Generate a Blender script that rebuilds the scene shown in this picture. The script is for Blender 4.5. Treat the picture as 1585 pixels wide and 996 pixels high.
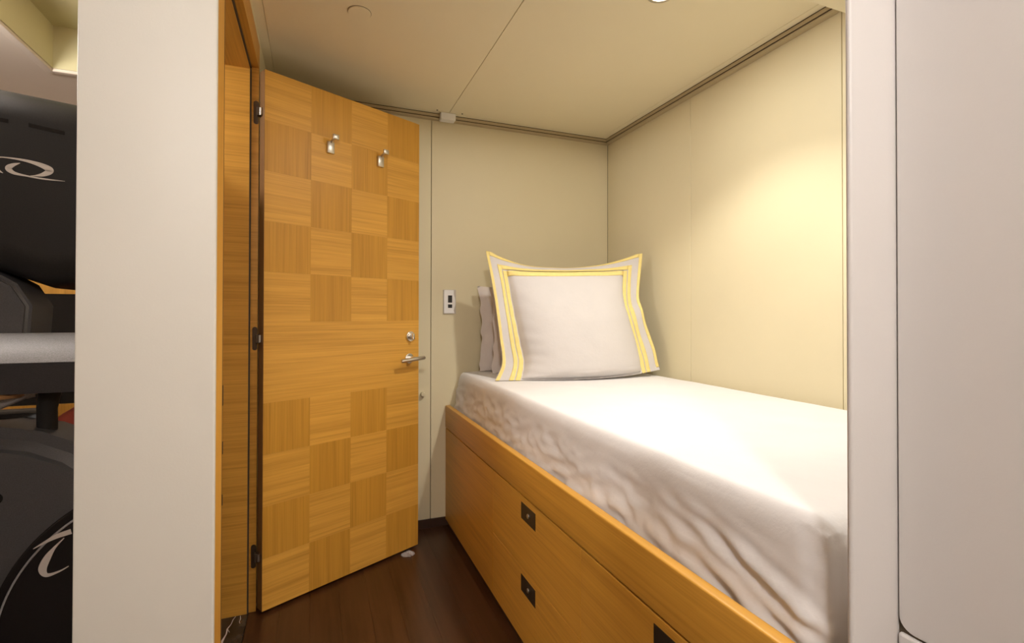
import bpy, bmesh, math, random
from mathutils import Vector, Matrix, noise
random.seed(7)
for o in list(bpy.data.objects): bpy.data.objects.remove(o)
SC = bpy.context.scene
COL = SC.collection
PI = math.pi

# ------------------------------------------------------------------ camera
CAM_Z = 1.08
yaw, pit, rol = (math.radians(a) for a in (21.4631, .4886, .0931))
F = Vector((math.sin(yaw)*math.cos(pit), math.cos(yaw)*math.cos(pit), math.sin(pit)))
R0 = Vector((math.cos(yaw), -math.sin(yaw), 0)); U0 = R0.cross(F)
RT = R0*math.cos(rol) + U0*math.sin(rol); UP = RT.cross(F)
cd = bpy.data.cameras.new('camera'); cam = bpy.data.objects.new('camera', cd); COL.objects.link(cam)
cd.sensor_width = 36; cd.lens = 769.19/1585*36; cd.shift_y = -18.7/1585; cd.clip_start = .02
M4 = Matrix((RT, UP, -F)).transposed().to_4x4(); M4.translation = Vector((0, 0, CAM_Z)); cam.matrix_world = M4
SC.camera = cam

# ------------------------------------------------------------------ world, exposure, lights
W = bpy.data.worlds.new('world'); SC.world = W; W.use_nodes = True
W.node_tree.nodes['Background'].inputs[0].default_value = (1, .93, .85, 1)
W.node_tree.nodes['Background'].inputs[1].default_value = .05
vs = SC.view_settings; vs.view_transform = 'Standard'; vs.look = 'None'; vs.gamma = 1; vs.use_curve_mapping = False
vs.exposure = 0.36
BUNK_W, BUNK_C = 21, (1, .955, .89)
BUNK_SPILL = 4.4
GYM_FILL = 185  # emission of the added fill globes

# ------------------------------------------------------------------ materials
def srgb(r, g, b):
    f = lambda c: c/12.92 if c <= .04045 else ((c+.055)/1.055)**2.4
    return (f(r/255), f(g/255), f(b/255), 1)
MATS = {}
def base(name, col, rough=.5, metal=0, spec=.5):
    m = bpy.data.materials.new(name); m.use_nodes = True; b = m.node_tree.nodes['Principled BSDF']
    b.inputs['Base Color'].default_value = col; b.inputs['Roughness'].default_value = rough
    b.inputs['Metallic'].default_value = metal; b.inputs['Specular IOR Level'].default_value = spec
    MATS[name] = m
    return m, m.node_tree, b
def coords(nt, scale, rand=True):
    tc = nt.nodes.new('ShaderNodeTexCoord'); v = tc.outputs['Object']
    if rand:
        oi = nt.nodes.new('ShaderNodeObjectInfo'); mu = nt.nodes.new('ShaderNodeMath'); mu.operation = 'MULTIPLY'; mu.inputs[1].default_value = 37.3
        nt.links.new(oi.outputs['Random'], mu.inputs[0]); ad = nt.nodes.new('ShaderNodeVectorMath'); ad.operation = 'ADD'
        nt.links.new(v, ad.inputs[0]); nt.links.new(mu.outputs[0], ad.inputs[1]); v = ad.outputs[0]
    mp = nt.nodes.new('ShaderNodeVectorMath'); mp.operation = 'MULTIPLY'; mp.inputs[1].default_value = scale
    nt.links.new(v, mp.inputs[0])
    return mp.outputs[0]
def ntex(nt, vec, scale=1, detail=4, rough=.55):
    n = nt.nodes.new('ShaderNodeTexNoise'); n.inputs['Scale'].default_value = scale; n.inputs['Detail'].default_value = detail
    n.inputs['Roughness'].default_value = rough; nt.links.new(vec, n.inputs['Vector']); return n.outputs['Fac']
def ramp(nt, fac, stops):
    r = nt.nodes.new('ShaderNodeValToRGB'); nt.links.new(fac, r.inputs[0]); e = r.color_ramp.elements
    while len(e) < len(stops): e.new(.5)
    for k, (p, c) in enumerate(stops): e[k].position = p; e[k].color = c
    return r.outputs[0]
def bump(nt, b, fac, strength=.1, dist=.001):
    n = nt.nodes.new('ShaderNodeBump'); n.inputs['Strength'].default_value = strength; n.inputs['Distance'].default_value = dist
    nt.links.new(fac, n.inputs['Height']); nt.links.new(n.outputs[0], b.inputs['Normal'])
def mulc(c, k): return (c[0]*k, c[1]*k, c[2]*k, 1)
def plain(name, col, rough=.5, metal=0, var=.05, sc=30, bmp=.05, spec=.5, bsc=400):
    m, nt, b = base(name, col, rough, metal, spec)
    v = coords(nt, (1, 1, 1), False)
    nt.links.new(ramp(nt, ntex(nt, v, sc), [(.25, mulc(col, 1-var)), (.75, mulc(col, 1+var))]), b.inputs['Base Color'])
    if bmp: bump(nt, b, ntex(nt, v, bsc, 2), bmp)
    return m
def wood(name, col, axis, rough=.42, contrast=.22, fine=170, rand=True, spec=.4):
    m, nt, b = base(name, col, rough, 0, spec)
    s = [fine]*3; s['xyz'.index(axis)] = 3.0
    v = coords(nt, s, rand)
    s2 = [28]*3; s2['xyz'.index(axis)] = .9
    v2 = coords(nt, s2, rand)
    mx = nt.nodes.new('ShaderNodeMath'); mx.operation = 'MULTIPLY_ADD'; mx.inputs[1].default_value = .5
    h = nt.nodes.new('ShaderNodeMath'); h.operation = 'MULTIPLY'; h.inputs[1].default_value = .5
    a = ntex(nt, v, 1, 3); nt.links.new(a, mx.inputs[0]); c = ntex(nt, v2, 1, 4); nt.links.new(c, h.inputs[0]); nt.links.new(h.outputs[0], mx.inputs[2])
    k = contrast
    nt.links.new(ramp(nt, mx.outputs[0], [(.32, (col[0]*(1-k), col[1]*(1-k*1.15), col[2]*(1-k*1.5), 1)), (.5, col), (.68, (col[0]*(1+k*.7), col[1]*(1+k*.8), col[2]*(1+k), 1))]), b.inputs['Base Color'])
    bump(nt, b, a, .08, .0006)
    return m
def fabric(name, col, rough=.9, sheen=.2):
    m, nt, b = base(name, col, rough, 0, .2)
    v = coords(nt, (1, 1, 1), False)
    nt.links.new(ramp(nt, ntex(nt, v, 6, 3), [(.3, mulc(col, .97)), (.7, mulc(col, 1.02))]), b.inputs['Base Color'])
    b.inputs['Sheen Weight'].default_value = sheen
    bump(nt, b, ntex(nt, v, 55, 5, .6), .18, .004)
    return m
def emit(name, col, s):
    m = bpy.data.materials.new(name); m.use_nodes = True; nt = m.node_tree; nt.nodes.clear()
    e = nt.nodes.new('ShaderNodeEmission'); o = nt.nodes.new('ShaderNodeOutputMaterial'); e.inputs[0].default_value = col; e.inputs[1].default_value = s
    nt.links.new(e.outputs[0], o.inputs[0]); MATS[name] = m
plain('wall_cream', (.74, .66, .445, 1), .48, var=.015, sc=3, bmp=.06)
plain('ceil_cream', (.90, .82, .60, 1), .55, var=.012, sc=3, bmp=.03)
plain('pier_cream', (.71, .675, .60, 1), .5, var=.02, sc=4, bmp=.12, bsc=260)
plain('panel_cream', (.69, .66, .64, 1), .45, var=.015, sc=4, bmp=.1, bsc=260)
plain('backing', (.10, .075, .045, 1), .8, bmp=0)
plain('gym_olive', (.62, .56, .32, 1), .6, var=.02, sc=3)
plain('gym_beige', (.74, .63, .52, 1), .6, var=.02, sc=3)
plain('bronze', (.30, .235, .14, 1), .42, .55, var=.05)
plain('rail_beige', (.52, .43, .27, 1), .45, .1, var=.03)
plain('bronze_dark', (.085, .058, .036, 1), .4, .6, var=.1)
plain('chrome', (.74, .72, .68, 1), .2, 1, var=.02, bmp=0)
plain('satin', (.62, .58, .52, 1), .33, 1, var=.03, bmp=0)
plain('latch_dark', (.045, .036, .026, 1), .38, .5, var=.15)
plain('white_plastic', (.90, .89, .87, 1), .35, var=.01, bmp=0)
plain('black_plastic', (.02, .018, .016, 1), .35, bmp=0)
plain('gasket', (.07, .055, .04, 1), .6, bmp=0)
plain('machine_black', (.016, .0145, .0135, 1), .5, var=.25, sc=380, bmp=.1, spec=.2)
plain('machine_gloss', (.008, .007, .007, 1), .2, var=.05, bmp=0)
plain('machine_silver', (.24, .235, .24, 1), .6, .3, var=.3, sc=420, bmp=.05)
plain('machine_dark', (.06, .058, .06, 1), .45, .3, var=.2, sc=380, bmp=.08)
plain('logo_silver', (.55, .50, .45, 1), .4, .3, var=.02, bmp=0)
plain('red_cloth', (.30, .035, .025, 1), .5)
plain('tape_yellow', (.84, .68, .25, 1), .85, var=.05, sc=60)
fabric('sheet', (.80, .78, .78, 1))
fabric('sham', (.62, .585, .565, 1), sheen=.1)
fabric('pillowcase', (.74, .67, .63, 1), sheen=.1)
VC = (.65, .335, .054, 1)
wood('veneer_x', VC, 'x'); wood('veneer_z', (.545, .268, .034, 1), 'z')
wood('bed_y', (.60, .305, .045, 1), 'y', .4, .2, rand=False)
wood('frame_x', (.70, .36, .06, 1), 'x', .42, .25, rand=False)
wood('frame_z', (.74, .38, .065, 1), 'z', .42, .15, rand=False)
wood('frame_y', (.60, .30, .05, 1), 'y', .42, .22, rand=False)
wood('edge_brown', (.20, .10, .035, 1), 'z', .45, .2, rand=False)
wood('floor_wood', (.055, .020, .007, 1), 'y', .30, .45, 60, spec=.5)
wood('plinth_wood', (.045, .022, .014, 1), 'x', .35, .3, rand=False)
m, nt, b = base('marble', (.03, .022, .018, 1), .12)
v = coords(nt, (1, 1, 1), False); n = ntex(nt, v, 14, 6, .7)
nt.links.new(ramp(nt, n, [(.4, (.012, .009, .007, 1)), (.6, (.05, .038, .03, 1))]), b.inputs['Base Color'])
m, nt, b = base('marble_vein', (.62, .52, .48, 1), .15)
m, nt, b = base('clear_film', (.85, .80, .78, 1), .12); b.inputs['Alpha'].default_value = .30
emit('lamp_glow', (1, .93, .80, 1), 14); emit('fill_glow', (1, .965, .93, 1), GYM_FILL); emit('fill_glow_dim', (1, .95, .91, 1), GYM_FILL*.5)  # the two globe materials glow as added fill light

# ------------------------------------------------------------------ mesh helpers
def box(bm, x0, x1, y0, y1, z0, z1, bev=0, seg=2):
    r = bmesh.ops.create_cube(bm, size=1)['verts']
    for q in r: q.co = Vector(((x0+x1)/2+q.co.x*(x1-x0), (y0+y1)/2+q.co.y*(y1-y0), (z0+z1)/2+q.co.z*(z1-z0)))
    if bev:
        es = list({e for q in r for e in q.link_edges})
        bmesh.ops.bevel(bm, geom=es, offset=bev, segments=seg, profile=.5, affect='EDGES')
    return bm
def BX(*a, **k): return box(bmesh.new(), *a, **k)
def cyl(bm, p, d, r, h, seg=24, r2=None, bev=0):
    d = Vector(d).normalized(); q = d.to_track_quat('Z', 'Y').to_matrix().to_4x4()
    mt = Matrix.Translation(Vector(p)+d*h/2) @ q
    vs_ = bmesh.ops.create_cone(bm, cap_ends=True, segments=seg, radius1=r, radius2=r if r2 is None else r2, depth=h, matrix=mt)['verts']
    if bev:
        es = [e for e in {e for w in vs_ for e in w.link_edges} if any(len(f.verts) > 4 for f in e.link_faces)]
        bmesh.ops.bevel(bm, geom=es, offset=bev, segments=2, affect='EDGES')
    return bm
def tube(bm, pts, r, seg=14, caps=True):
    pts = [Vector(p) for p in pts]; rr = r if isinstance(r, (list, tuple)) else [r]*len(pts); rings = []
    n0 = None
    for i, p in enumerate(pts):
        t = (pts[min(i+1, len(pts)-1)]-pts[max(i-1, 0)]).normalized()
        if n0 is None: n0 = t.orthogonal().normalized()
        n0 = (n0 - t*n0.dot(t)).normalized(); b_ = t.cross(n0)
        rings.append([bm.verts.new(p+(n0*math.cos(a)+b_*math.sin(a))*rr[i]) for a in [2*PI*k/seg for k in range(seg)]])
    for A, B in zip(rings, rings[1:]):
        for k in range(seg): bm.faces.new((A[k], A[(k+1) % seg], B[(k+1) % seg], B[k]))
    if caps: bm.faces.new(rings[0][::-1]); bm.faces.new(rings[-1])
    return bm
def prism(bm, poly, axis, a0, a1, bev=0):
    """extrude polygon given in the two other axes (order x,y,z without axis)"""
    k = 'xyz'.index(axis)
    def P(u, a):
        c = [0, 0, 0]; o = [i for i in range(3) if i != k]; c[o[0]], c[o[1]] = u; c[k] = a; return c
    A = [bm.verts.new(P(u, a0)) for u in poly]; B = [bm.verts.new(P(u, a1)) for u in poly]; n = len(poly)
    fs = [bm.faces.new(A), bm.faces.new(B)] + [bm.faces.new((A[i], A[(i+1) % n], B[(i+1) % n], B[i])) for i in range(n)]
    bmesh.ops.recalc_face_normals(bm, faces=fs)
    if bev: bmesh.ops.bevel(bm, geom=list({e for f in fs[:2] for e in f.edges}), offset=bev, segments=3, affect='EDGES')
    return bm
def obj(name, bm, mat, parent=None, smooth=False, loc=None):
    bmesh.ops.recalc_face_normals(bm, faces=bm.faces)
    me = bpy.data.meshes.new(name); bm.to_mesh(me); bm.free()
    me.materials.append(MATS[mat])
    if smooth:
        for p in me.polygons: p.use_smooth = True
        try: me.set_sharp_from_angle(angle=math.radians(40))
        except Exception: pass
    o = bpy.data.objects.new(name, me); COL.objects.link(o)
    if parent:
        o.parent = parent
    if loc: o.location = loc
    return o
def shift(bm, v):
    bmesh.ops.translate(bm, verts=bm.verts, vec=Vector(v)); return bm
def tag(o, label, cat, group=None, kind=None):
    o['label'] = label; o['category'] = cat
    if group: o['group'] = group
    if kind: o['kind'] = kind
    return o
def thing(name, label, cat, loc=(0, 0, 0), rz=0, group=None, kind=None):
    o = bpy.data.objects.new(name, None); COL.objects.link(o); o.location = loc; o.rotation_euler = (0, 0, rz); o.empty_display_size = .1
    return tag(o, label, cat, group, kind)
def at(root, bm): return shift(bm, -Vector(root.location))   # world-space shape under an unrotated root

# ------------------------------------------------------------------ main dimensions (metres)
D, RW, XB, ZC = 2.493, 1.579, .616, 2.09          # back wall, right wall, bed front, ceiling
LW = -.20                                          # cabin face of the left wall
JY0, JY1, JZ = 1.303, 2.02, 1.965                  # door opening

# ------------------------------------------------------------------ floor
fl = obj('floor', BX(-3.2, 2.0, -2.2, 3.4, -.06, -.004), 'plinth_wood'); tag(fl, 'dark stained timber floor of the cabin', 'floor', kind='structure')
pm = None
for i in range(9):
    x0 = LW-.022 + i*.1025
    if pm is None:
        pm = obj('plank', BX(0, .1023, -.4, D, -.004, 0, bev=.0003, seg=1), 'floor_wood', fl, loc=(x0, 0, 0))
    else:
        c = pm.copy(); COL.objects.link(c); c.parent = fl; c.location = (x0, 0, 0)

# ------------------------------------------------------------------ back wall
wb = obj('wall_back', BX(-.34, RW+.1, D+.012, D+.08, 0, 2.3), 'backing'); tag(wb, 'cream panelled back wall behind the bed head', 'wall', kind='structure')
for x0, x1 in ((LW, .5375), (.5405, RW)):
    obj('wall_panel', BX(x0, x1, D, D+.014, .044, ZC+.02, bev=.0012), 'wall_cream', wb)
bb = obj('baseboard_back', BX(LW, XB+.06, D-.004, D+.012, 0, .0435, bev=.001), 'plinth_wood'); tag(bb, 'low dark brown plinth along the foot of the back wall', 'baseboard', kind='structure')

# ------------------------------------------------------------------ right wall
wr = obj('wall_right', BX(RW+.012, RW+.08, .3, D+.08, 0, 2.3), 'backing'); tag(wr, 'cream panelled side wall along the bed, brightly lit near the foot', 'wall', kind='structure')
ys = [D, 1.801, 1.101, .41]
for a, b_ in zip(ys, ys[1:]):
    obj('wall_panel', BX(RW, RW+.014, b_+.0008, a-.0008, .02, ZC+.02, bev=.0022), 'wall_cream', wr)

# ------------------------------------------------------------------ ceiling
ce = obj('ceiling', BX(LW-.14, RW+.08, .9, D+.08, ZC+.012, ZC+.06), 'backing'); tag(ce, 'cream ceiling of two panels above the bunk', 'ceiling', kind='structure')
for x0, x1 in ((LW+.032, .6152), (.6172, RW-.062)):
    obj('ceiling_panel', BX(x0, x1, 1.0, D-.062, ZC, ZC+.013, bev=.0008, seg=1), 'ceil_cream', ce)
obj('ceiling_edging', BX(LW, RW, D-.0612, D-.0305, ZC, ZC+.012), 'ceil_cream', ce)
obj('ceiling_edging', BX(RW-.0612, RW-.0305, 1.0, D-.0612, ZC, ZC+.012), 'ceil_cream', ce)
obj('ceiling_edging', BX(LW, LW+.031, 1.0, D-.0612, ZC, ZC+.012), 'ceil_cream', ce)
def rail(name, label, along, a0, a1):   # beige rail with a dark groove above and below its face
    def seg(d0, d1, z0, z1):
        return BX(a0, a1, D-d1, D-d0, z0, z1) if along == 'x' else BX(RW-d1, RW-d0, a0, a1, z0, z1)
    t = obj(name, seg(.002, .030, ZC-.0165, ZC-.0032), 'rail_beige'); tag(t, label, 'curtain rail', kind='structure')
    obj('groove', seg(.001, .0285, ZC-.0032, ZC+.006), 'bronze_dark', t)
    obj('groove', seg(.001, .0285, ZC-.0200, ZC-.0165), 'bronze_dark', t)
    obj('lower_lip', seg(.0005, .0265, ZC-.0270, ZC-.0200), 'rail_beige', t)
rail('trim_1', 'beige curtain rail with dark grooves along the top of the back wall', 'x', LW, RW-.0005)
rail('trim_2', 'beige curtain rail with dark grooves along the top of the side wall over the bed', 'y', 1.0005, D-.0305)
# lintel over the opening
li = obj('trim_4', BX(-.165, RW+.01, .35, 1.0, 1.97, 2.3, bev=.002), 'ceil_cream'); tag(li, 'cream lintel box above the opening at the foot of the bed', 'lintel', kind='structure')

# ------------------------------------------------------------------ left wall, pier, door frame
wl = obj('wall_left', BX(-.34, LW, JY1+.02, D+.012, 0, 2.3), 'wall_cream'); tag(wl, 'cream left wall behind the open wooden door', 'wall', kind='structure')
obj('wall_panel_above_door', BX(-.34, LW-.0, 1.2, JY1+.02, JZ+.10, 2.3), 'wall_cream', wl)
pr_ = bmesh.new(); box(pr_, -.362, -.165, 1.0, 1.014, 0, 2.3, bev=.003, seg=3)
wp = obj('wall_pier', pr_, 'pier_cream', smooth=True); tag(wp, 'cream pier in the left foreground beside the wooden door frame', 'wall', kind='structure')
fr = thing('trim_3', 'golden wooden door frame between the cream pier and the open door', 'door frame', (LW, 1.66, 0), kind='structure')
A = lambda bm: at(fr, bm)
obj('jamb_near', A(BX(-.34, LW, 1.0145, JY0, .0, ZC+.1, bev=.0015)), 'frame_z', fr)
# far jamb: stop part, gasket, rebate part
obj('jamb_far', A(BX(-.34, -.2285, JY1-.008, JY1+.02, .0, JZ+.10)), 'frame_x', fr)
obj('jamb_rebate', A(BX(-.2235, LW, JY1+.002, JY1+.02, .0, JZ+.10)), 'frame_x', fr)
obj('gasket', A(BX(-.2285, -.2235, JY1-.003, JY1+.02, .0, JZ)), 'gasket', fr)
obj('header', A(BX(-.34, -.2285, JY0, JY1-.008, JZ, JZ+.10)), 'frame_y', fr)
obj('header_rebate', A(BX(-.2235, LW, JY0, JY1+.002, JZ+.010, JZ+.10, bev=.001)), 'frame_y', fr)
obj('gasket', A(BX(-.2285, -.2235, JY0, JY1-.003, JZ+.004, JZ+.02)), 'gasket', fr)
obj('gasket', A(BX(-.204, LW+.0006, JY0-.0035, JY0+.0012, .0, JZ)), 'edge_brown', fr)
for z0, z1 in ((.868, .915), (.757, .786), (.64, .665)):
    b_ = bmesh.new(); box(b_, -.206, LW+.0018, JY0-.002, JY0+.0022, z0, z1, bev=.0008)
    obj('strike_plate', A(b_), 'bronze_dark', fr)
th = obj('trim_5', BX(-.42, -.2235, JY0, JY1-.008, -.004, .0025, bev=.001), 'marble'); tag(th, 'dark marble threshold with white veins under the door opening', 'threshold', kind='structure')
def vein(pts, ws):
    bm = bmesh.new(); L = []
    for (x, y), w in zip(pts, ws): L.append((bm.verts.new((x-w, y, .0031)), bm.verts.new((x+w, y, .0031))))
    for a, b_ in zip(L, L[1:]): bm.faces.new((a[0], a[1], b_[1], b_[0]))
    return bm
obj('vein', vein([(-.262, 2.008), (-.268, 1.99), (-.270, 1.965), (-.278, 1.94), (-.277, 1.91), (-.284, 1.87), (-.281, 1.82)], [.0007, .0012, .001, .0022, .0018, .004, .003]), 'marble_vein', th)
obj('vein', vein([(-.278, 1.94), (-.272, 1.925), (-.268, 1.915)], [.001, .0008, .0004]), 'marble_vein', th)
obj('vein', vein([(-.2475, 2.008), (-.244, 1.985), (-.246, 1.97), (-.242, 1.955)], [.0005, .0012, .0008, .0003]), 'marble_vein', th)

# ------------------------------------------------------------------ door (local x along the leaf, -y towards the viewer)
HX, HY, DW, DZ0, DZ1, DT = -.1767, 1.9868, .696, .012, 1.961, .040
ang = math.atan2(.45984, .88800)
dr = thing('door_1', 'open golden wood door with checkered veneer, two coat hooks and lever handle', 'door', (HX, HY, 0), ang, kind='structure')
obj('leaf', BX(0, DW, .003, DT, DZ0, DZ1), 'frame_z', dr)
obj('hinge_edge', BX(-.001, .0003, .001, DT+.0005, DZ0, DZ1), 'edge_brown', dr)
cw = DW/4
rows = [(DZ0+.186*k, DZ0+.186*(k+1)) for k in range(4)]
zb = 1.048; hup = (DZ1-zb)/5
ups = [(zb+hup*k, zb+hup*(k+1)) for k in range(5)]
tiles = {}
def tile(kind, c, z0, h, w=cw):
    key = (kind, round(h, 4), round(w, 3)); g = .00006
    if key in tiles:
        o = tiles[key].copy(); COL.objects.link(o); o.parent = dr; o.location = (c*cw, 0, z0)
    else:
        o = obj('veneer_panel', BX(g, w-g, 0, .0032, g, h-g, bev=.00015, seg=1), 'veneer_x' if kind == 'H' else 'veneer_z', dr, loc=(c*cw, 0, z0)); tiles[key] = o
for k, (a, b_) in enumerate(rows):
    for c in range(4): tile('H' if (k+c) % 2 == 0 else 'V', c, a, b_-a)
tile('H', 0, rows[-1][1], zb-rows[-1][1], DW)
for k, (a, b_) in enumerate(ups):
    for c in range(4): tile('H' if (k+c) % 2 == 0 else 'V', c, a, b_-a)
for hz, hx in ((1.752, .252), (1.750, .484)):
    b_ = bmesh.new(); box(b_, hx-.016, hx+.013, -.012, 0, hz-.036, hz+.010, bev=.0025)
    hk = obj('coat_hook', b_, 'satin', dr, True)
    b_ = bmesh.new(); tube(b_, [(hx, -.006, hz+.006), (hx, -.016, hz+.013), (hx, -.040, hz+.020)], .0055, 12); obj('hook_arm', b_, 'satin', hk, True)
    b_ = bmesh.new(); box(b_, hx-.012, hx+.014, -.047, -.037, hz+.012, hz+.032, bev=.003); obj('hook_knob', b_, 'satin', hk, True)
# thumb turn lock
lk = obj('lock_rosette', cyl(bmesh.new(), (.646, 0, .976), (0, -1, 0), .0225, .009, 28, bev=.002), 'chrome', dr, True)
b_ = bmesh.new(); cyl(b_, (.646, -.008, .976), (0, -1, 0), .0135, .008, 24, bev=.0015); obj('lock_collar', b_, 'satin', lk, True)
b_ = bmesh.new(); box(b_, .640, .652, -.030, -.014, .962, .990, bev=.003); obj('thumb_turn', b_, 'chrome', lk, True)
hd = obj('handle_rosette', cyl(bmesh.new(), (.640, 0, .876), (0, -1, 0), .0225, .008, 28, bev=.002), 'chrome', dr, True)
b_ = bmesh.new(); cyl(b_, (.640, -.006, .876), (0, -1, 0), .0095, .040, 20); obj('handle_neck', b_, 'chrome', hd, True)
b_ = bmesh.new(); tube(b_, [(.566, -.046, .870), (.569, -.046, .870), (.60, -.047, .872), (.64, -.047, .875), (.69, -.047, .878), (.6945, -.047, .878)], [.006, .0085, .0085, .0092, .0085, .006], 16); obj('lever', b_, 'satin', hd, True)
obj('latch_face', BX(DW-.0002, DW+.0006, .008, .032, .80, 1.02), 'satin', dr)
# hinges belong to the frame side
for hz in (1.812, .988, .20):
    b_ = bmesh.new()
    h = obj('hinge', A(shift(prism(bmesh.new(), [(.0085*math.sin(PI*k/8+PI*(k>8))*0+.0085*math.cos(PI*k/8), .034*(1 if k <= 8 else -1)+.0085*math.sin(PI*k/8)) for k in range(16)], 'y', -.0012, .0012), (-.2085, JY1+.0012, hz))), 'bronze_dark', fr)
    b_ = bmesh.new(); box(b_, -.2045, -.1915, JY1-.020, JY1+.001, hz-.016, hz+.016, bev=.002); obj('hinge_arm', A(b_), 'bronze_dark', h)
    b_ = bmesh.new(); cyl(b_, (-.1905, JY1-.016, hz-.013), (0, 0, 1), .0058, .026, 16); obj('hinge_knuckle', A(b_), 'satin', h)

# ------------------------------------------------------------------ right foreground locker
PX0, PX1, PY = .633, .719, .43
lo = thing('wall_front_right', 'cream locker side panel in the right foreground', 'wall', (PX1, 0, 0), kind='structure')
L_ = lambda bm: at(lo, bm)
obj('post', L_(BX(PX0, PX1+.1, PY, PY+.008, 0, 2.3, bev=.0035, seg=3)), 'panel_cream', lo, True)
obj('carcass', L_(BX(PX1+.004, PX1+.1, -.9, PY-.0005, 0, 2.3)), 'backing', lo)
b_ = bmesh.new()
r_ = .018; zb_ = .664
poly = [(-.9, 2.3), (-.9, zb_)] + [(PY-.002-r_+r_*math.sin(a), zb_+r_-r_*math.cos(a)) for a in [PI/2*k/6 for k in range(7)]] + [(PY-.002, 2.3)]
obj('upper_panel', L_(prism(b_, poly, 'x', PX1, PX1+.012, bev=.0012)), 'panel_cream', lo)
obj('lower_panel', L_(BX(PX1-.002, PX1+.012, -.9, PY-.002, 0, zb_-.004, bev=.003)), 'panel_cream', lo)

# ------------------------------------------------------------------ built-in bed
BY0 = .445
bed = thing('platform_bed', 'built-in golden wood bunk bed base with drawers under the white mattress', 'bed', (XB, 1.45, 0))
B_ = lambda bm: at(bed, bm)
obj('carcass', B_(BX(XB+.021, RW-.001, BY0+.002, D-.006, .001, .55)), 'backing', bed)
obj('plinth', B_(BX(XB+.014, XB+.0205, BY0+.002, D-.006, .001, .036)), 'plinth_wood', bed)
b_ = bmesh.new(); box(b_, XB-.002, XB+.024, BY0, D-.001, .4995, .6115, bev=.004, seg=3); obj('rim_board', B_(b_), 'bed_y', bed, True)
obj('end_panel', B_(BX(XB, XB+.02, 1.7588, D-.001, .034, .4945, bev=.0012)), 'bed_y', bed)
for y0, y1 in ((1.0965, 1.7572), (BY0, 1.0949)):
    for z0, z1 in ((.2655, .4945), (.034, .2640)):
        d_ = obj('drawer', B_(BX(XB, XB+.02, y0, y1, z0, z1, bev=.0012)), 'bed_y', bed)
        yc = (y0+y1)/2 if y0 > 1 else .751; zt = z1-.0185
        b_ = bmesh.new(); box(b_, XB-.0008, XB+.003, yc-.056, yc+.056, zt-.053, zt, bev=.0006, seg=1); obj('latch', B_(b_), 'latch_dark', d_)
        b_ = bmesh.new(); cyl(b_, (XB-.0006, yc-.004, zt-.026), (-1, 0, 0), .0075, .004, 18, bev=.001); obj('latch_button', B_(b_), 'satin', d_, True)

# ------------------------------------------------------------------ mattress under a fitted sheet
def mattress():
    X0, X1, Y0, Y1, Z0, Z1, r = .648, RW-.004, .478, D-.008, .556, .783, .050
    bm = bmesh.new(); st = .0115
    def grid(f, nu, nv):
        g = [[bm.verts.new(f(i/nu, j/nv)) for j in range(nv+1)] for i in range(nu+1)]
        for i in range(nu):
            for j in range(nv): bm.faces.new((g[i][j], g[i+1][j], g[i+1][j+1], g[i][j+1]))
    nx, ny, nz = int((X1-X0)/st), int((Y1-Y0)/st), int((Z1-Z0)/.008)
    LX, LY, LZ = X1-X0, Y1-Y0, Z1-Z0
    grid(lambda u, w: (X0+u*LX, Y0+w*LY, Z1), nx, ny)
    grid(lambda u, w: (X0, Y0+w*LY, Z0+u*LZ), nz, ny); grid(lambda u, w: (X1, Y0+w*LY, Z0+u*LZ), nz, ny)
    grid(lambda u, w: (X0+w*LX, Y0, Z0+u*LZ), nz, nx); grid(lambda u, w: (X0+w*LX, Y1, Z0+u*LZ), nz, nx)
    grid(lambda u, w: (X0+u*LX, Y0+w*LY, Z0), 8, 8)
    bmesh.ops.remove_doubles(bm, verts=bm.verts, dist=1e-5)
    cl = lambda a, lo_, hi: max(lo_, min(hi, a))
    for v in bm.verts:
        p = v.co.copy()
        if p.z <= Z0+1e-6:
            c = Vector((cl(p.x, X0+r, X1-r), cl(p.y, Y0+r, Y1-r), p.z)); d = p-c; 
            if d.length > 1e-6: p = c+d.normalized()*min(d.length, r)
            v.co = p; continue
        c = Vector((cl(p.x, X0+r, X1-r), cl(p.y, Y0+r, Y1-r), min(p.z, Z1-r))); d = p-c
        n = d.normalized() if d.length > 1e-6 else Vector((0, 0, 1))
        q = c+n*r
        k = max(0, -n.x)**2*cl((.80-(q.z-Z0)/(Z1-Z0))/.22, 0, 1)   # visible long side, smooth at its top edge
        if n.x < 0:
            h = (q.z-Z0)/(Z1-Z0)
            # long shallow folds running down to the foot
            foot = cl((1.12-q.y)/.45, 0, 1)
            ph = (q.z-.33*q.y)*150+3*noise.noise(Vector((q.y*5, q.z*9, 1)))
            w1 = foot*.0048*math.sin(ph)*(1.15-.6*h)
            ph2 = (q.z*.9-.55*q.y)*95+4*noise.noise(Vector((q.y*4, q.z*7, 5)))
            w1 += foot*.003*math.sin(ph2)
            # crumpled creases towards the head
            a = noise.noise(Vector((q.y*9+q.z*14, q.z*22-q.y*5, 2.3))); b2 = noise.noise(Vector((q.y*20-q.z*10, q.z*30, 7.7)))
            w2 = (1-.65*foot)*((.5-min(1, abs(a)*2.2))*.010+(.5-min(1, abs(b2)*2))*.0055)
            w3 = .007*noise.noise(Vector((q.y*3.1, q.z*2, 9)))
            q += n*(w1+w2+w3)*k
            q.x += .030*h*max(0, -n.x)
            q.x = max(q.x, XB+.0275)
        if abs(n.z) > .5:
            q.z += .003*noise.noise(Vector((q.x*3, q.y*3, 4))) + .0012*noise.noise(Vector((q.x*11, q.y*9, 3)))
        # gathered fold at the foot corner
        if q.y < .56 and q.x < .80 and q.z < Z1-.02:
            q += n*.003*math.sin((q.x*1.0-q.y*.8)*140)*cl((.56-q.y)/.06, 0, 1)
        v.co = q
    return bm
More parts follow.
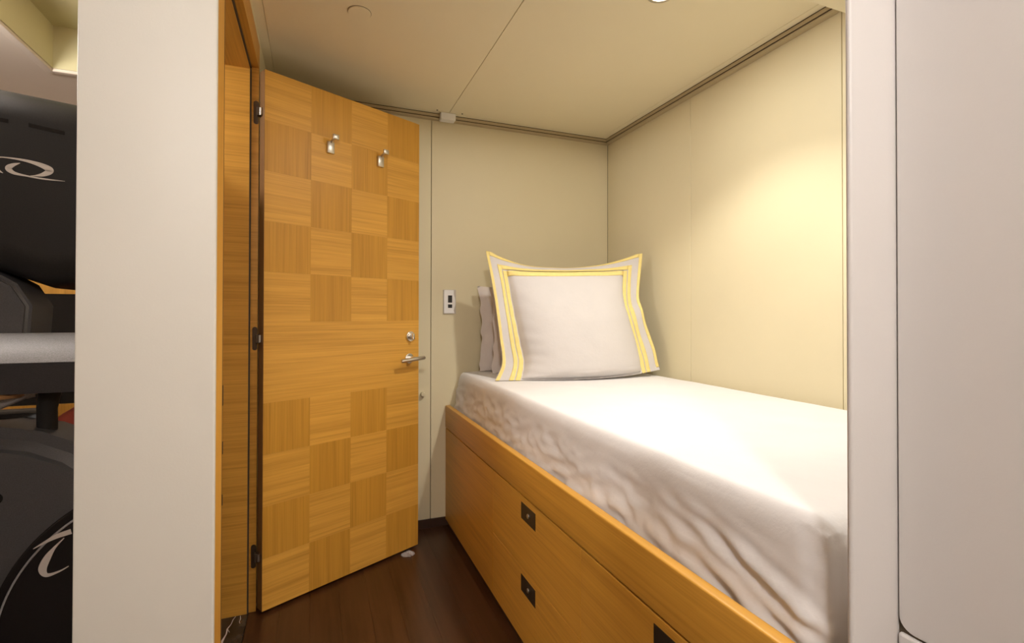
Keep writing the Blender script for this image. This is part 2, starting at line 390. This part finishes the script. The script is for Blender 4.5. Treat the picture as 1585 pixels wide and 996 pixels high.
mt = obj('mattress', mattress(), 'sheet', smooth=False)
for p in mt.data.polygons: p.use_smooth = True
tag(mt, 'single mattress under a creased white fitted sheet on the wooden bed base', 'mattress')
MZ = .783

# ------------------------------------------------------------------ pillows
def lerp(a, b_, t): return a+(b_-a)*t
def cr(pts, t):      # piecewise Catmull-Rom through pts with uniform t in 0..1
    n = len(pts)-1; s = min(t*n, n-1e-9); i = int(s); f = s-i
    P = [Vector(pts[max(0, min(n, i+k))]) for k in (-1, 0, 1, 2)]
    return .5*((2*P[1])+(P[2]-P[0])*f+(2*P[0]-5*P[1]+4*P[2]-P[3])*f*f+(3*P[1]-P[0]-3*P[2]+P[3])*f**3)
def coons(Lf, Rt, Bt, Tp, u, v):
    c00, c10, c01, c11 = Bt(0), Bt(1), Tp(0), Tp(1)
    return lerp(Lf(v), Rt(v), u)+lerp(Bt(u), Tp(u), v)-(lerp(lerp(c00, c10, u), lerp(c01, c11, u), v))
def sheet_patch(bm, fn, u0, u1, v0, v1, nu, nv):
    g = [[bm.verts.new(fn(lerp(u0, u1, i/nu), lerp(v0, v1, j/nv))) for j in range(nv+1)] for i in range(nu+1)]
    for i in range(nu):
        for j in range(nv): bm.faces.new((g[i][j], g[i+1][j], g[i+1][j+1], g[i][j+1]))
    return bm
# outline of the sham: (bottom->top) left & right edges, (left->right) bottom & top edges
SL = [(.727, 2.050, MZ+.004), (.772, 2.085, MZ+.075), (.775, 2.12, .96), (.764, 2.165, 1.15), (.733, 2.20, 1.373)]
SR = [(1.528, 1.955, MZ+.030), (1.512, 1.985, .92), (1.480, 2.02, 1.08), (1.478, 2.05, 1.18), (1.522, 2.085, 1.383)]
SB = [SL[0], (.93, 2.00, MZ+.002), (1.13, 1.965, MZ+.001), (1.33, 1.95, MZ+.008), SR[0]]
ST = [SL[-1], (.90, 2.185, 1.352), (1.13, 2.165, 1.352), (1.34, 2.13, 1.362), SR[-1]]
FRONT = Vector((.05, -.97, .22)).normalized()
def sham_base(u, v): return coons(lambda t: cr(SL, t), lambda t: cr(SR, t), lambda t: cr(SB, t), lambda t: cr(ST, t), u, v)
FU, FV = .15, .095           # flange width in parameter space
def belly(u, v):
    a = (u-FU)/(1-2*FU); c = (v-FV*.35)/(1-1.35*FV)
    if a <= 0 or a >= 1 or c <= 0 or c >= 1: return 0
    s = (4*a*(1-a))**.42*(4*c*(1-c))**.40
    return s
def fold(u, v):
    t = max(0, (v-(1-FV))/FV); k = max(0, 1-abs((u-.5)/.44)**2.2)
    return Vector((0, .034*t*k, -.047*t*k))
def front(u, v, off=0):
    p = sham_base(u, v); s = belly(u, v)
    w = noise.noise(Vector((u*9, v*9, 1.7)))*.004*(1-s*.7)
    e = min(u, 1-u, v, 1-v)
    if e < .1: w += .006*noise.noise(Vector((u*6, v*6, 4.2)))
    cr_ = .004*math.sin(v*60+u*25)*math.exp(-((u-.17)/.05)**2)*(.4+.6*abs(noise.noise(Vector((0, v*7, 3)))))
    q = p+FRONT*(.105*s+w+cr_+.0025+off)+fold(u, v)
    q.z = max(q.z, MZ+.0015+off*.2)
    return q
def rear(u, v):
    p = sham_base(u, v); return p-FRONT*(.045*belly(u, v)+.0025)+fold(u, v)
sh = thing('euro_sham_pillow', 'large square white pillow with yellow banded flange leaning at the bed head', 'pillow', (1.13, 2.0, MZ))
P_ = lambda bm: at(sh, bm)
def both(bm, u0, u1, v0, v1, nu, nv):
    sheet_patch(bm, front, u0, u1, v0, v1, nu, nv); sheet_patch(bm, rear, u0, u1, v0, v1, nu, nv)
    bmesh.ops.remove_doubles(bm, verts=bm.verts, dist=1e-5); return bm
b_ = bmesh.new(); both(b_, FU, 1-FU, FV*.35, 1-FV, 60, 60); obj('cushion', P_(b_), 'sham', sh, True)
b_ = bmesh.new()
for q in ((0, FU, 0, 1), (1-FU, 1, 0, 1), (FU, 1-FU, 1-FV, 1), (FU, 1-FU, 0, FV*.35)):
    both(b_, *q, 10 if q[1]-q[0] < .2 else 60, 10 if q[3]-q[2] < .2 else 60)
obj('flange', P_(b_), 'sham', sh, True)
def tape(u0, u1, v0, v1):
    b2 = bmesh.new(); f = lambda u, v: front(u, v, .0014)
    sheet_patch(b2, f, u0, u1, v0, v1, 4 if u1-u0 < .2 else 60, 4 if v1-v0 < .2 else 60)
    ob = obj('yellow_tape', P_(b2), 'tape_yellow', sh, True)
    md = ob.modifiers.new('thick', 'SOLIDIFY'); md.thickness = .0012; md.offset = 0
tw = .034
tape(0, tw, 0, 1); tape(1-tw, 1, .05, 1); tape(tw, 1-tw, 1-tw, 1)
for k, (a, w) in enumerate(((.088, .025), (.119, .025))):
    tape(a, a+w, 0, 1-a+.01); tape(1-a-w, 1-a, 0, 1-a+.01); tape(a+w, 1-a-w, 1-a-w+.01, 1-a+.01)

def pillow(name, label, x0, x1, yb, z0, z1, thick, lean, seed, seam=.0):
    root = thing(name, label, 'pillow', ((x0+x1)/2, yb, z0), 0, 'plain pillows stacked behind the banded pillow')
    bm = bmesh.new(); n = 44
    def f(u, v, s):
        a, c = 2*u-1, 2*v-1
        e = max(0, (1-abs(a)**2.6))**.55*max(0, (1-abs(c)**2.6))**.55
        px = lerp(x0, x1, u)+ (.016*(c*c-.5))*a*-1*-1
        pz = lerp(z0, z1, v)+ .012*(a*a-.5)*c
        wr = .009*math.sin(pz*58+a*3+seed+5*noise.noise(Vector((seed, pz*9, 0))))*math.exp(-((1-abs(a))/.16)**2)+.005*noise.noise(Vector((u*8, v*9, seed)))
        return Vector((px+wr*.5, yb+lean*v+s*(thick/2*e+wr*.6*min(1, e*4)), max(pz, MZ+.004)))
    sheet_patch(bm, lambda u, v: f(u, v, -1), 0, 1, 0, 1, n, n); sheet_patch(bm, lambda u, v: f(u, v, 1), 0, 1, 0, 1, n, n)
    bmesh.ops.remove_doubles(bm, verts=bm.verts, dist=2e-4)
    obj('pillowcase', at(root, bm), 'pillowcase', root, True)
pillow('bed_pillow', 'plain white pillow against the back wall, rearmost of the three pillows', .775, 1.45, 2.405, MZ+.004, 1.215, .105, .025, 1.0)
pillow('bed_pillow', 'plain white pillow sandwiched between the banded pillow and the rearmost pillow', .800, 1.46, 2.290, MZ+.004, 1.205, .105, .025, 2.6)

# ------------------------------------------------------------------ small things on walls and ceiling
sw = thing('switch_plate', 'small white switch plate with two black buttons on the back wall', 'switch', (.636, D, 1.08))
S_ = lambda bm: at(sw, bm)
prof = [(.604, 1.081), (.604, 1.200), (.655, 1.200)]+[(.655+.010*math.sin(PI*k/10)**1.4, 1.180-.085*k/10) for k in range(0, 11)]+[(.659, 1.081)]
obj('frame', S_(prism(bmesh.new(), [(.6015, 1.0785), (.6015, 1.2025), (.6685, 1.2025), (.6685, 1.0785)], 'y', D-.004, D-.0002, bev=.001)), 'satin', sw)
obj('plate', S_(prism(bmesh.new(), prof, 'y', D-.011, D-.004, bev=.001)), 'white_plastic', sw)
obj('button', S_(BX(.6245, .646, D-.0128, D-.0108, 1.136, 1.173, bev=.0006)), 'black_plastic', sw)
obj('button', S_(BX(.6245, .646, D-.0128, D-.0108, 1.109, 1.127, bev=.0006)), 'black_plastic', sw)
sb = thing('sensor_box', 'small white box fixed across the curtain rail above the back wall', 'sensor', (.612, D-.04, ZC))
Q_ = lambda bm: at(sb, bm)
obj('housing', Q_(BX(.574, .650, D-.060, D-.018, ZC-.034, ZC-.001, bev=.002)), 'white_plastic', sb)
obj('cover', Q_(BX(.577, .647, D-.0615, D-.020, ZC-.036, ZC-.030, bev=.001)), 'white_plastic', sb)
for sx in (.552, .680):
    b_ = bmesh.new(); cyl(b_, (sx, D-.072, ZC), (0, 0, -1), .004, .002, 14); obj('screw', Q_(b_), 'bronze_dark', sb)
cv = thing('ceiling_cover_disc', 'round cream cover disc on the ceiling above the door', 'cover', (.129, 1.73, ZC))
b_ = bmesh.new(); cyl(b_, (0, 0, 0), (0, 0, -1), .037, .004, 48, bev=.0012); obj('disc', b_, 'ceil_cream', cv, True)
b_ = bmesh.new(); cyl(b_, (0, 0, 0), (0, 0, -1), .0385, .0012, 48); obj('shadow_gap', b_, 'bronze', cv)
ds = obj('door_bumper', cyl(bmesh.new(), (.497, D, .675), (0, -1, 0), .012, .022, 20, r2=.010, bev=.002), 'wall_cream', smooth=True); tag(ds, 'small beige bumper on the back wall beside the door edge', 'door stop')

def downlight(x, y, z, label, W_, col, size=118, blend=.5, r=.046, grp=None, spill=None):
    root = thing('downlight', label, 'ceiling light', (x, y, z), 0, grp)
    b2 = bmesh.new(); n = 40; prof_ = [(r, 0), (r, -.004), (r-.004, -.006), (r-.012, -.005), (r-.013, 0)]
    rings = [[b2.verts.new((a*math.cos(2*PI*k/n), a*math.sin(2*PI*k/n), c)) for k in range(n)] for a, c in prof_]
    for A_, B2 in zip(rings, rings[1:]):
        for k in range(n): b2.faces.new((A_[k], A_[(k+1) % n], B2[(k+1) % n], B2[k]))
    obj('ring', b2, 'satin', root, True)
    b2 = bmesh.new(); cyl(b2, (0, 0, -.0005), (0, 0, -1), r-.0135, .002, 32); obj('lens', b2, 'lamp_glow', root)
    ld = bpy.data.lights.new('downlight_beam', 'SPOT'); ld.energy = W_; ld.color = col; ld.spot_size = math.radians(size); ld.spot_blend = blend; ld.shadow_soft_size = .03
    lo_ = bpy.data.objects.new('downlight_beam', ld); COL.objects.link(lo_); lo_.parent = root; lo_.location = (0, 0, -.04)
    ad = bpy.data.lights.new('downlight_spill', 'AREA'); ad.shape = 'DISK'; ad.size = .06; ad.energy = BUNK_SPILL if spill is None else spill; ad.color = col
    ao = bpy.data.objects.new('downlight_spill', ad); COL.objects.link(ao); ao.parent = root; ao.location = (0, 0, -.0075)
downlight(1.005, 1.275, ZC, 'lit round downlight in the ceiling above the middle of the bed', BUNK_W, BUNK_C)

downlight(1.05, .70, 1.97, 'added unseen fill downlight under the lintel box above the foot of the bed', BUNK_W*.5, BUNK_C, spill=1.5)  # added out of view to brighten the bed foot and side wall

# crumpled scrap of film on the floor
def scrap():
    bm = bmesh.new(); n = 14; g = {}
    for i in range(n+1):
        for j in range(n+1):
            a, c = i/n*2-1, j/n*2-1
            x = .030*a*(1-.25*c*c)+.006*noise.noise(Vector((a*3, c*3, 1))); y = .024*c*(1-.3*a*a)+.006*noise.noise(Vector((a*3, c*3, 8)))
            h = .006*max(0, 1-a*a)*max(0, 1-c*c)+.020*abs(noise.noise(Vector((a*3.1, c*3.1, 3))))
            g[i, j] = bm.verts.new((x, y, .0008+h))
    for i in range(n):
        for j in range(n): bm.faces.new((g[i, j], g[i+1, j], g[i+1, j+1], g[i, j+1]))
    return bm
sc = obj('plastic_scrap', scrap(), 'clear_film', loc=(.385, 2.245, 0)); tag(sc, 'crumpled bit of clear plastic on the dark floor under the door', 'plastic scrap')

# ------------------------------------------------------------------ the gym beyond the pier
gw = obj('wall_gym_back', BX(-3.2, -.34, 3.2, 3.28, 0, 2.6), 'gym_beige'); tag(gw, 'beige gym wall with wood band behind the exercise machine', 'wall', kind='structure')
obj('wood_band', BX(-3.0, -.36, 3.17, 3.2, 1.176, 1.30), 'frame_z', gw)
obj('dark_panel', BX(-3.0, -.36, 3.18, 3.2, .62, 1.176), 'machine_gloss', gw)
obj('wood_band', BX(-3.0, -.36, 3.17, 3.2, .0, .62), 'frame_z', gw)
gl = obj('wall_gym_left', BX(-3.28, -3.2, -2.2, 3.28, 0, 2.6), 'gym_beige'); tag(gl, 'beige wall at the far left of the gym', 'wall', kind='structure')
gf = obj('wall_gym_front', BX(-3.2, 2.0, -2.28, -2.2, 0, 2.6), 'gym_beige'); tag(gf, 'beige wall at the far end of the room', 'wall', kind='structure')
gr = obj('wall_gym_right', BX(2.0, 2.08, -2.2, .4, 0, 2.6), 'gym_beige'); tag(gr, 'beige wall on the right of the room', 'wall', kind='structure')
RX0, RX1, RY0, RY1, RZ = -1.02, -.52, 1.1, 2.6, 2.27
gc = obj('ceiling', BX(-3.28, RX0-.035, -2.2, 3.28, ZC, ZC+.2), 'gym_beige'); tag(gc, 'beige gym ceiling with an olive recessed coffer', 'ceiling', kind='structure')
obj('ceiling_slab', BX(RX0-.035, -.34, RY1+.02, 3.28, ZC, ZC+.2), 'gym_beige', gc)
obj('ceiling_slab', BX(RX0-.035, -.362, -2.2, RY0, ZC, ZC+.2), 'gym_beige', gc)
obj('ceiling_slab', BX(-.362, 2.08, -2.2, .35, ZC, ZC+.2), 'gym_beige', gc)
obj('ceiling_slab', BX(RX1, -.362, RY0, RY1+.02, ZC, ZC+.2), 'gym_beige', gc)
obj('coffer_top', BX(RX0-.02, RX1, RY0, RY1+.02, RZ, RZ+.03), 'gym_olive', gc)
obj('coffer_side', BX(RX0-.004, RX0, RY0, RY1, ZC+.004, RZ), 'gym_olive', gc)
obj('coffer_side', BX(RX0, RX1, RY1, RY1+.004, ZC+.004, RZ), 'gym_olive', gc)
obj('coffer_lip', BX(RX0-.035, RX0-.004, RY0, RY1+.03, ZC-.008, ZC+.2, bev=.003), 'gym_beige', gc)
obj('coffer_lip', BX(RX0-.004, RX1, RY1+.004, RY1+.03, ZC-.008, ZC+.2, bev=.003), 'gym_beige', gc)

# exercise machine
MY = 1.70
ma = thing('exercise_machine', 'dark grey and black gym machine partly hidden behind the cream pier', 'gym machine', (-.95, 1.95, 0))
G = lambda bm: at(ma, bm)
def extr(poly, y0, y1, bev): return prism(bmesh.new(), poly, 'y', y0, y1, bev)
def round_extr(poly, y0, y1, r):   # front edge rounded over
    bm = prism(bmesh.new(), poly, 'y', y0, y1)
    f = [q for q in bm.faces if all(abs(v.co.y-y0) < 1e-6 for v in q.verts)][0]
    bmesh.ops.bevel(bm, geom=list(f.edges), offset=r, segments=8, profile=.5, affect='EDGES', clamp_overlap=True)
    return bm
# console shroud: curved top, tapering down to a lip
shp = [(-1.35, 1.60), (-1.30, 1.665), (-1.05, 1.695), (-.80, 1.690), (-.62, 1.672), (-.50, 1.64), (-.47, 1.55), (-.46, 1.30), (-.50, 1.20), (-.60, 1.165), (-.69, 1.150), (-.78, 1.185), (-.90, 1.23), (-1.30, 1.24), (-1.35, 1.30)]
s_ = obj('console_shroud', G(round_extr(shp, MY, MY+.30, .085)), 'machine_black', ma, True)
for x0, x1, z in ((-.716, -.640, 1.578), (-.85, -.758, 1.594)):
    poly = [(x0, z+.008), (x1, z-.004), (x1, z-.014), (x0, z-.002)]
    obj('vent_slot', G(extr(poly, MY-.0012, MY+.01, 0)), 'machine_gloss', s_)
def stroke(pts, y, px2, name, par, n=10):
    """a flat raised mark: centre points with widths, in image-crop units mapped to x,z"""
    bm = bmesh.new(); P = [(Vector((px2(a, c)[0], px2(a, c)[1])), w) for a, c, w in pts]; L = []
    m_ = (len(P)-1)*n
    for k in range(m_+1):
        t = k/m_; q = cr([(p.x, p.y, w) for p, w in P], t); q2 = cr([(p.x, p.y, w) for p, w in P], min(1, t+.004)); q1 = cr([(p.x, p.y, w) for p, w in P], max(0, t-.004))
        d = Vector((q2.x-q1.x, q2.y-q1.y)); d.normalize(); nn = Vector((-d.y, d.x))*max(q.z, .4)*px2.k/2
        L.append([bm.verts.new((q.x+s*nn.x, y+dy, q.y+s*nn.y)) for s in (1, -1) for dy in (0, .002)])
    for a, c in zip(L, L[1:]):
        for i, j in ((0, 2), (1, 0), (3, 1), (2, 3)): bm.faces.new((a[i], a[j], c[j], c[i]))
    return obj(name, G(bm), 'logo_silver', par)
class Map:
    def __init__(s, x0, z0, k, oz): s.x0, s.z0, s.k, s.oz = x0, z0, k, oz
    def __call__(s, a, c): return (s.x0+a*s.k, s.z0-(c-s.oz)*s.k)
mp = Map(-.7735, 1.490, .001358/3.017*.997*3.017/3.017, 762)
mp.k = .00136/3.017
mp.z0 = 1.490
stroke([(-60, 775, 2), (0, 766, 5), (60, 767, 9), (130, 776, 16), (195, 796, 28), (228, 820, 36), (200, 846, 24), (165, 857, 9), (138, 861, 2)], MY-.0016, mp, 'emblem', s_)
stroke([(90, 791, 3), (58, 806, 20), (38, 827, 30), (62, 851, 18), (120, 863, 9), (200, 873, 8), (300, 877, 2)], MY-.0016, mp, 'emblem', s_)
stroke([(-60, 800, 20), (-20, 835, 18), (14, 858, 2)], MY-.0016, mp, 'emblem', s_)
# neck under the shroud
obj('neck', G(extr([(-1.30, 1.23), (-.84, 1.215), (-.755, 1.16), (-.722, 1.10), (-.728, 1.0), (-.735, .86), (-1.30, .86)], MY+.03, MY+.17, .012)), 'machine_dark', ma, True)
# broad handle ledge: pale upper face, dark lower face
ledge = bmesh.new(); prism(ledge, [(MY-.10, .955), (MY-.085, .985), (MY-.03, 1.018), (MY+.02, 1.026), (MY+.08, 1.01), (MY+.08, .93), (MY-.06, .93)], 'x', -1.35, -.50, bev=.01)
lg = obj('handle_ledge', G(ledge), 'machine_silver', ma, True)
obj('ledge_underside', G(prism(bmesh.new(), [(MY-.098, .953), (MY-.06, .8725), (MY+.06, .872), (MY+.078, .93), (MY-.06, .9285)], 'x', -1.349, -.501, bev=.006)), 'machine_dark', lg, True)
b_ = bmesh.new(); cyl(b_, (-.80, MY+.02, .872), (0, 0, -1), .10, .012, 36, bev=.003); obj('speaker_grille', G(b_), 'edge_brown', ma, True)
b_ = bmesh.new(); tube(b_, [(-.86, MY-.03, .79), (-.78, MY-.02, .838), (-.72, MY-.01, .868), (-.70, MY, .872)], .017); obj('stay_tube', G(b_), 'machine_silver', ma, True)
b_ = bmesh.new(); tube(b_, [(-.672, MY+.02, .88), (-.684, MY+.03, .82), (-.690, MY+.05, .70)], [.026, .022, .022]); obj('support_post', G(b_), 'machine_black', ma, True)
b_ = bmesh.new(); box(b_, -1.30, -.74, MY+.12, MY+.2, .06, .80, bev=.02); obj('rear_frame', G(b_), 'machine_dark', ma, True)
# wheel housing with side disc
def ring(cx, cz, r, a0, a1, n): return [(cx+r*math.cos(math.radians(lerp(a0, a1, k/n))), cz+r*math.sin(math.radians(lerp(a0, a1, k/n)))) for k in range(n+1)]
CX, CZ, RR = -.375, .245, .375
hs = obj('wheel_housing', G(extr([(-.38, .02), (-1.35, .02), (-1.35, .64), (-1.10, .74), (-.90, .778), (-.77, .785), (-.68, .765), (-.60, .725), (-.50, .64), (-.40, .50)], MY-.06, MY+.17, .05)), 'machine_dark', ma, True)
obj('housing_band', G(extr([(p[0], p[1]) for p in ring(CX, CZ, RR+.012, 95, 200, 40)]+[(p[0], p[1]) for p in ring(CX, CZ, RR-.012, 200, 95, 40)], MY-.074, MY-.05, .004)), 'machine_gloss', hs, True)
dc = obj('side_disc', G(extr(ring(CX, CZ, RR-.006, 95, 200, 48)+[(CX, CZ)], MY-.084, MY-.05, .006)), 'machine_gloss', ma, True)
b_ = bmesh.new(); tube(b_, [(p[0], MY-.082, p[1]) for p in ring(CX, CZ, RR-.012, 100, 195, 48)], .003, 8); obj('disc_rim', G(b_), 'machine_silver', dc, True)
b_ = bmesh.new(); cyl(b_, (-.748, MY-.0602, .612), (0, -1, 0), .014, .0015, 24); obj('screw_hole', G(b_), 'machine_gloss', hs)
mp2 = Map(-.7640, .806, .00134/2.722, 0)
stroke([(205, 655, 3), (250, 630, 12), (300, 606, 22), (360, 590, 26)], MY-.0860, mp2, 'emblem', dc)
stroke([(330, 620, 4), (292, 662, 12), (262, 710, 30), (243, 765, 34), (260, 800, 18), (310, 790, 8), (350, 770, 4)], MY-.0860, mp2, 'emblem', dc)
b_ = bmesh.new(); bmesh.ops.create_uvsphere(b_, u_segments=40, v_segments=24, radius=.36, matrix=Matrix.Translation((0, 0, .36)))
gb = obj('exercise_ball', b_, 'red_cloth', smooth=True, loc=(-.80, 2.74, 0)); tag(gb, 'red exercise ball on the floor behind the gym machine', 'exercise ball')

# unseen glowing globes added to fill the front room and gym with light
def globe(x, y, drop, glass, label):
    root = thing('fill_globe', label, 'ceiling light', (x, y, ZC))
    b2 = bmesh.new(); cyl(b2, (0, 0, 0), (0, 0, -1), .05, .02, 32, bev=.003); obj('base', b2, 'satin', root, True)
    b2 = bmesh.new(); cyl(b2, (0, 0, -.02), (0, 0, -1), .008, drop-.09, 16); obj('stem', b2, 'satin', root, True)
    b2 = bmesh.new(); bmesh.ops.create_uvsphere(b2, u_segments=32, v_segments=20, radius=.085, matrix=Matrix.Translation((0, 0, -drop))); obj('globe', b2, glass, root, True)
globe(-.12, -.75, .13, 'fill_glow', 'added unseen fill globe on the ceiling before the bunk')
globe(-1.16, 1.72, .16, 'fill_glow_dim', 'added unseen fill globe hanging from the ceiling over the gym')
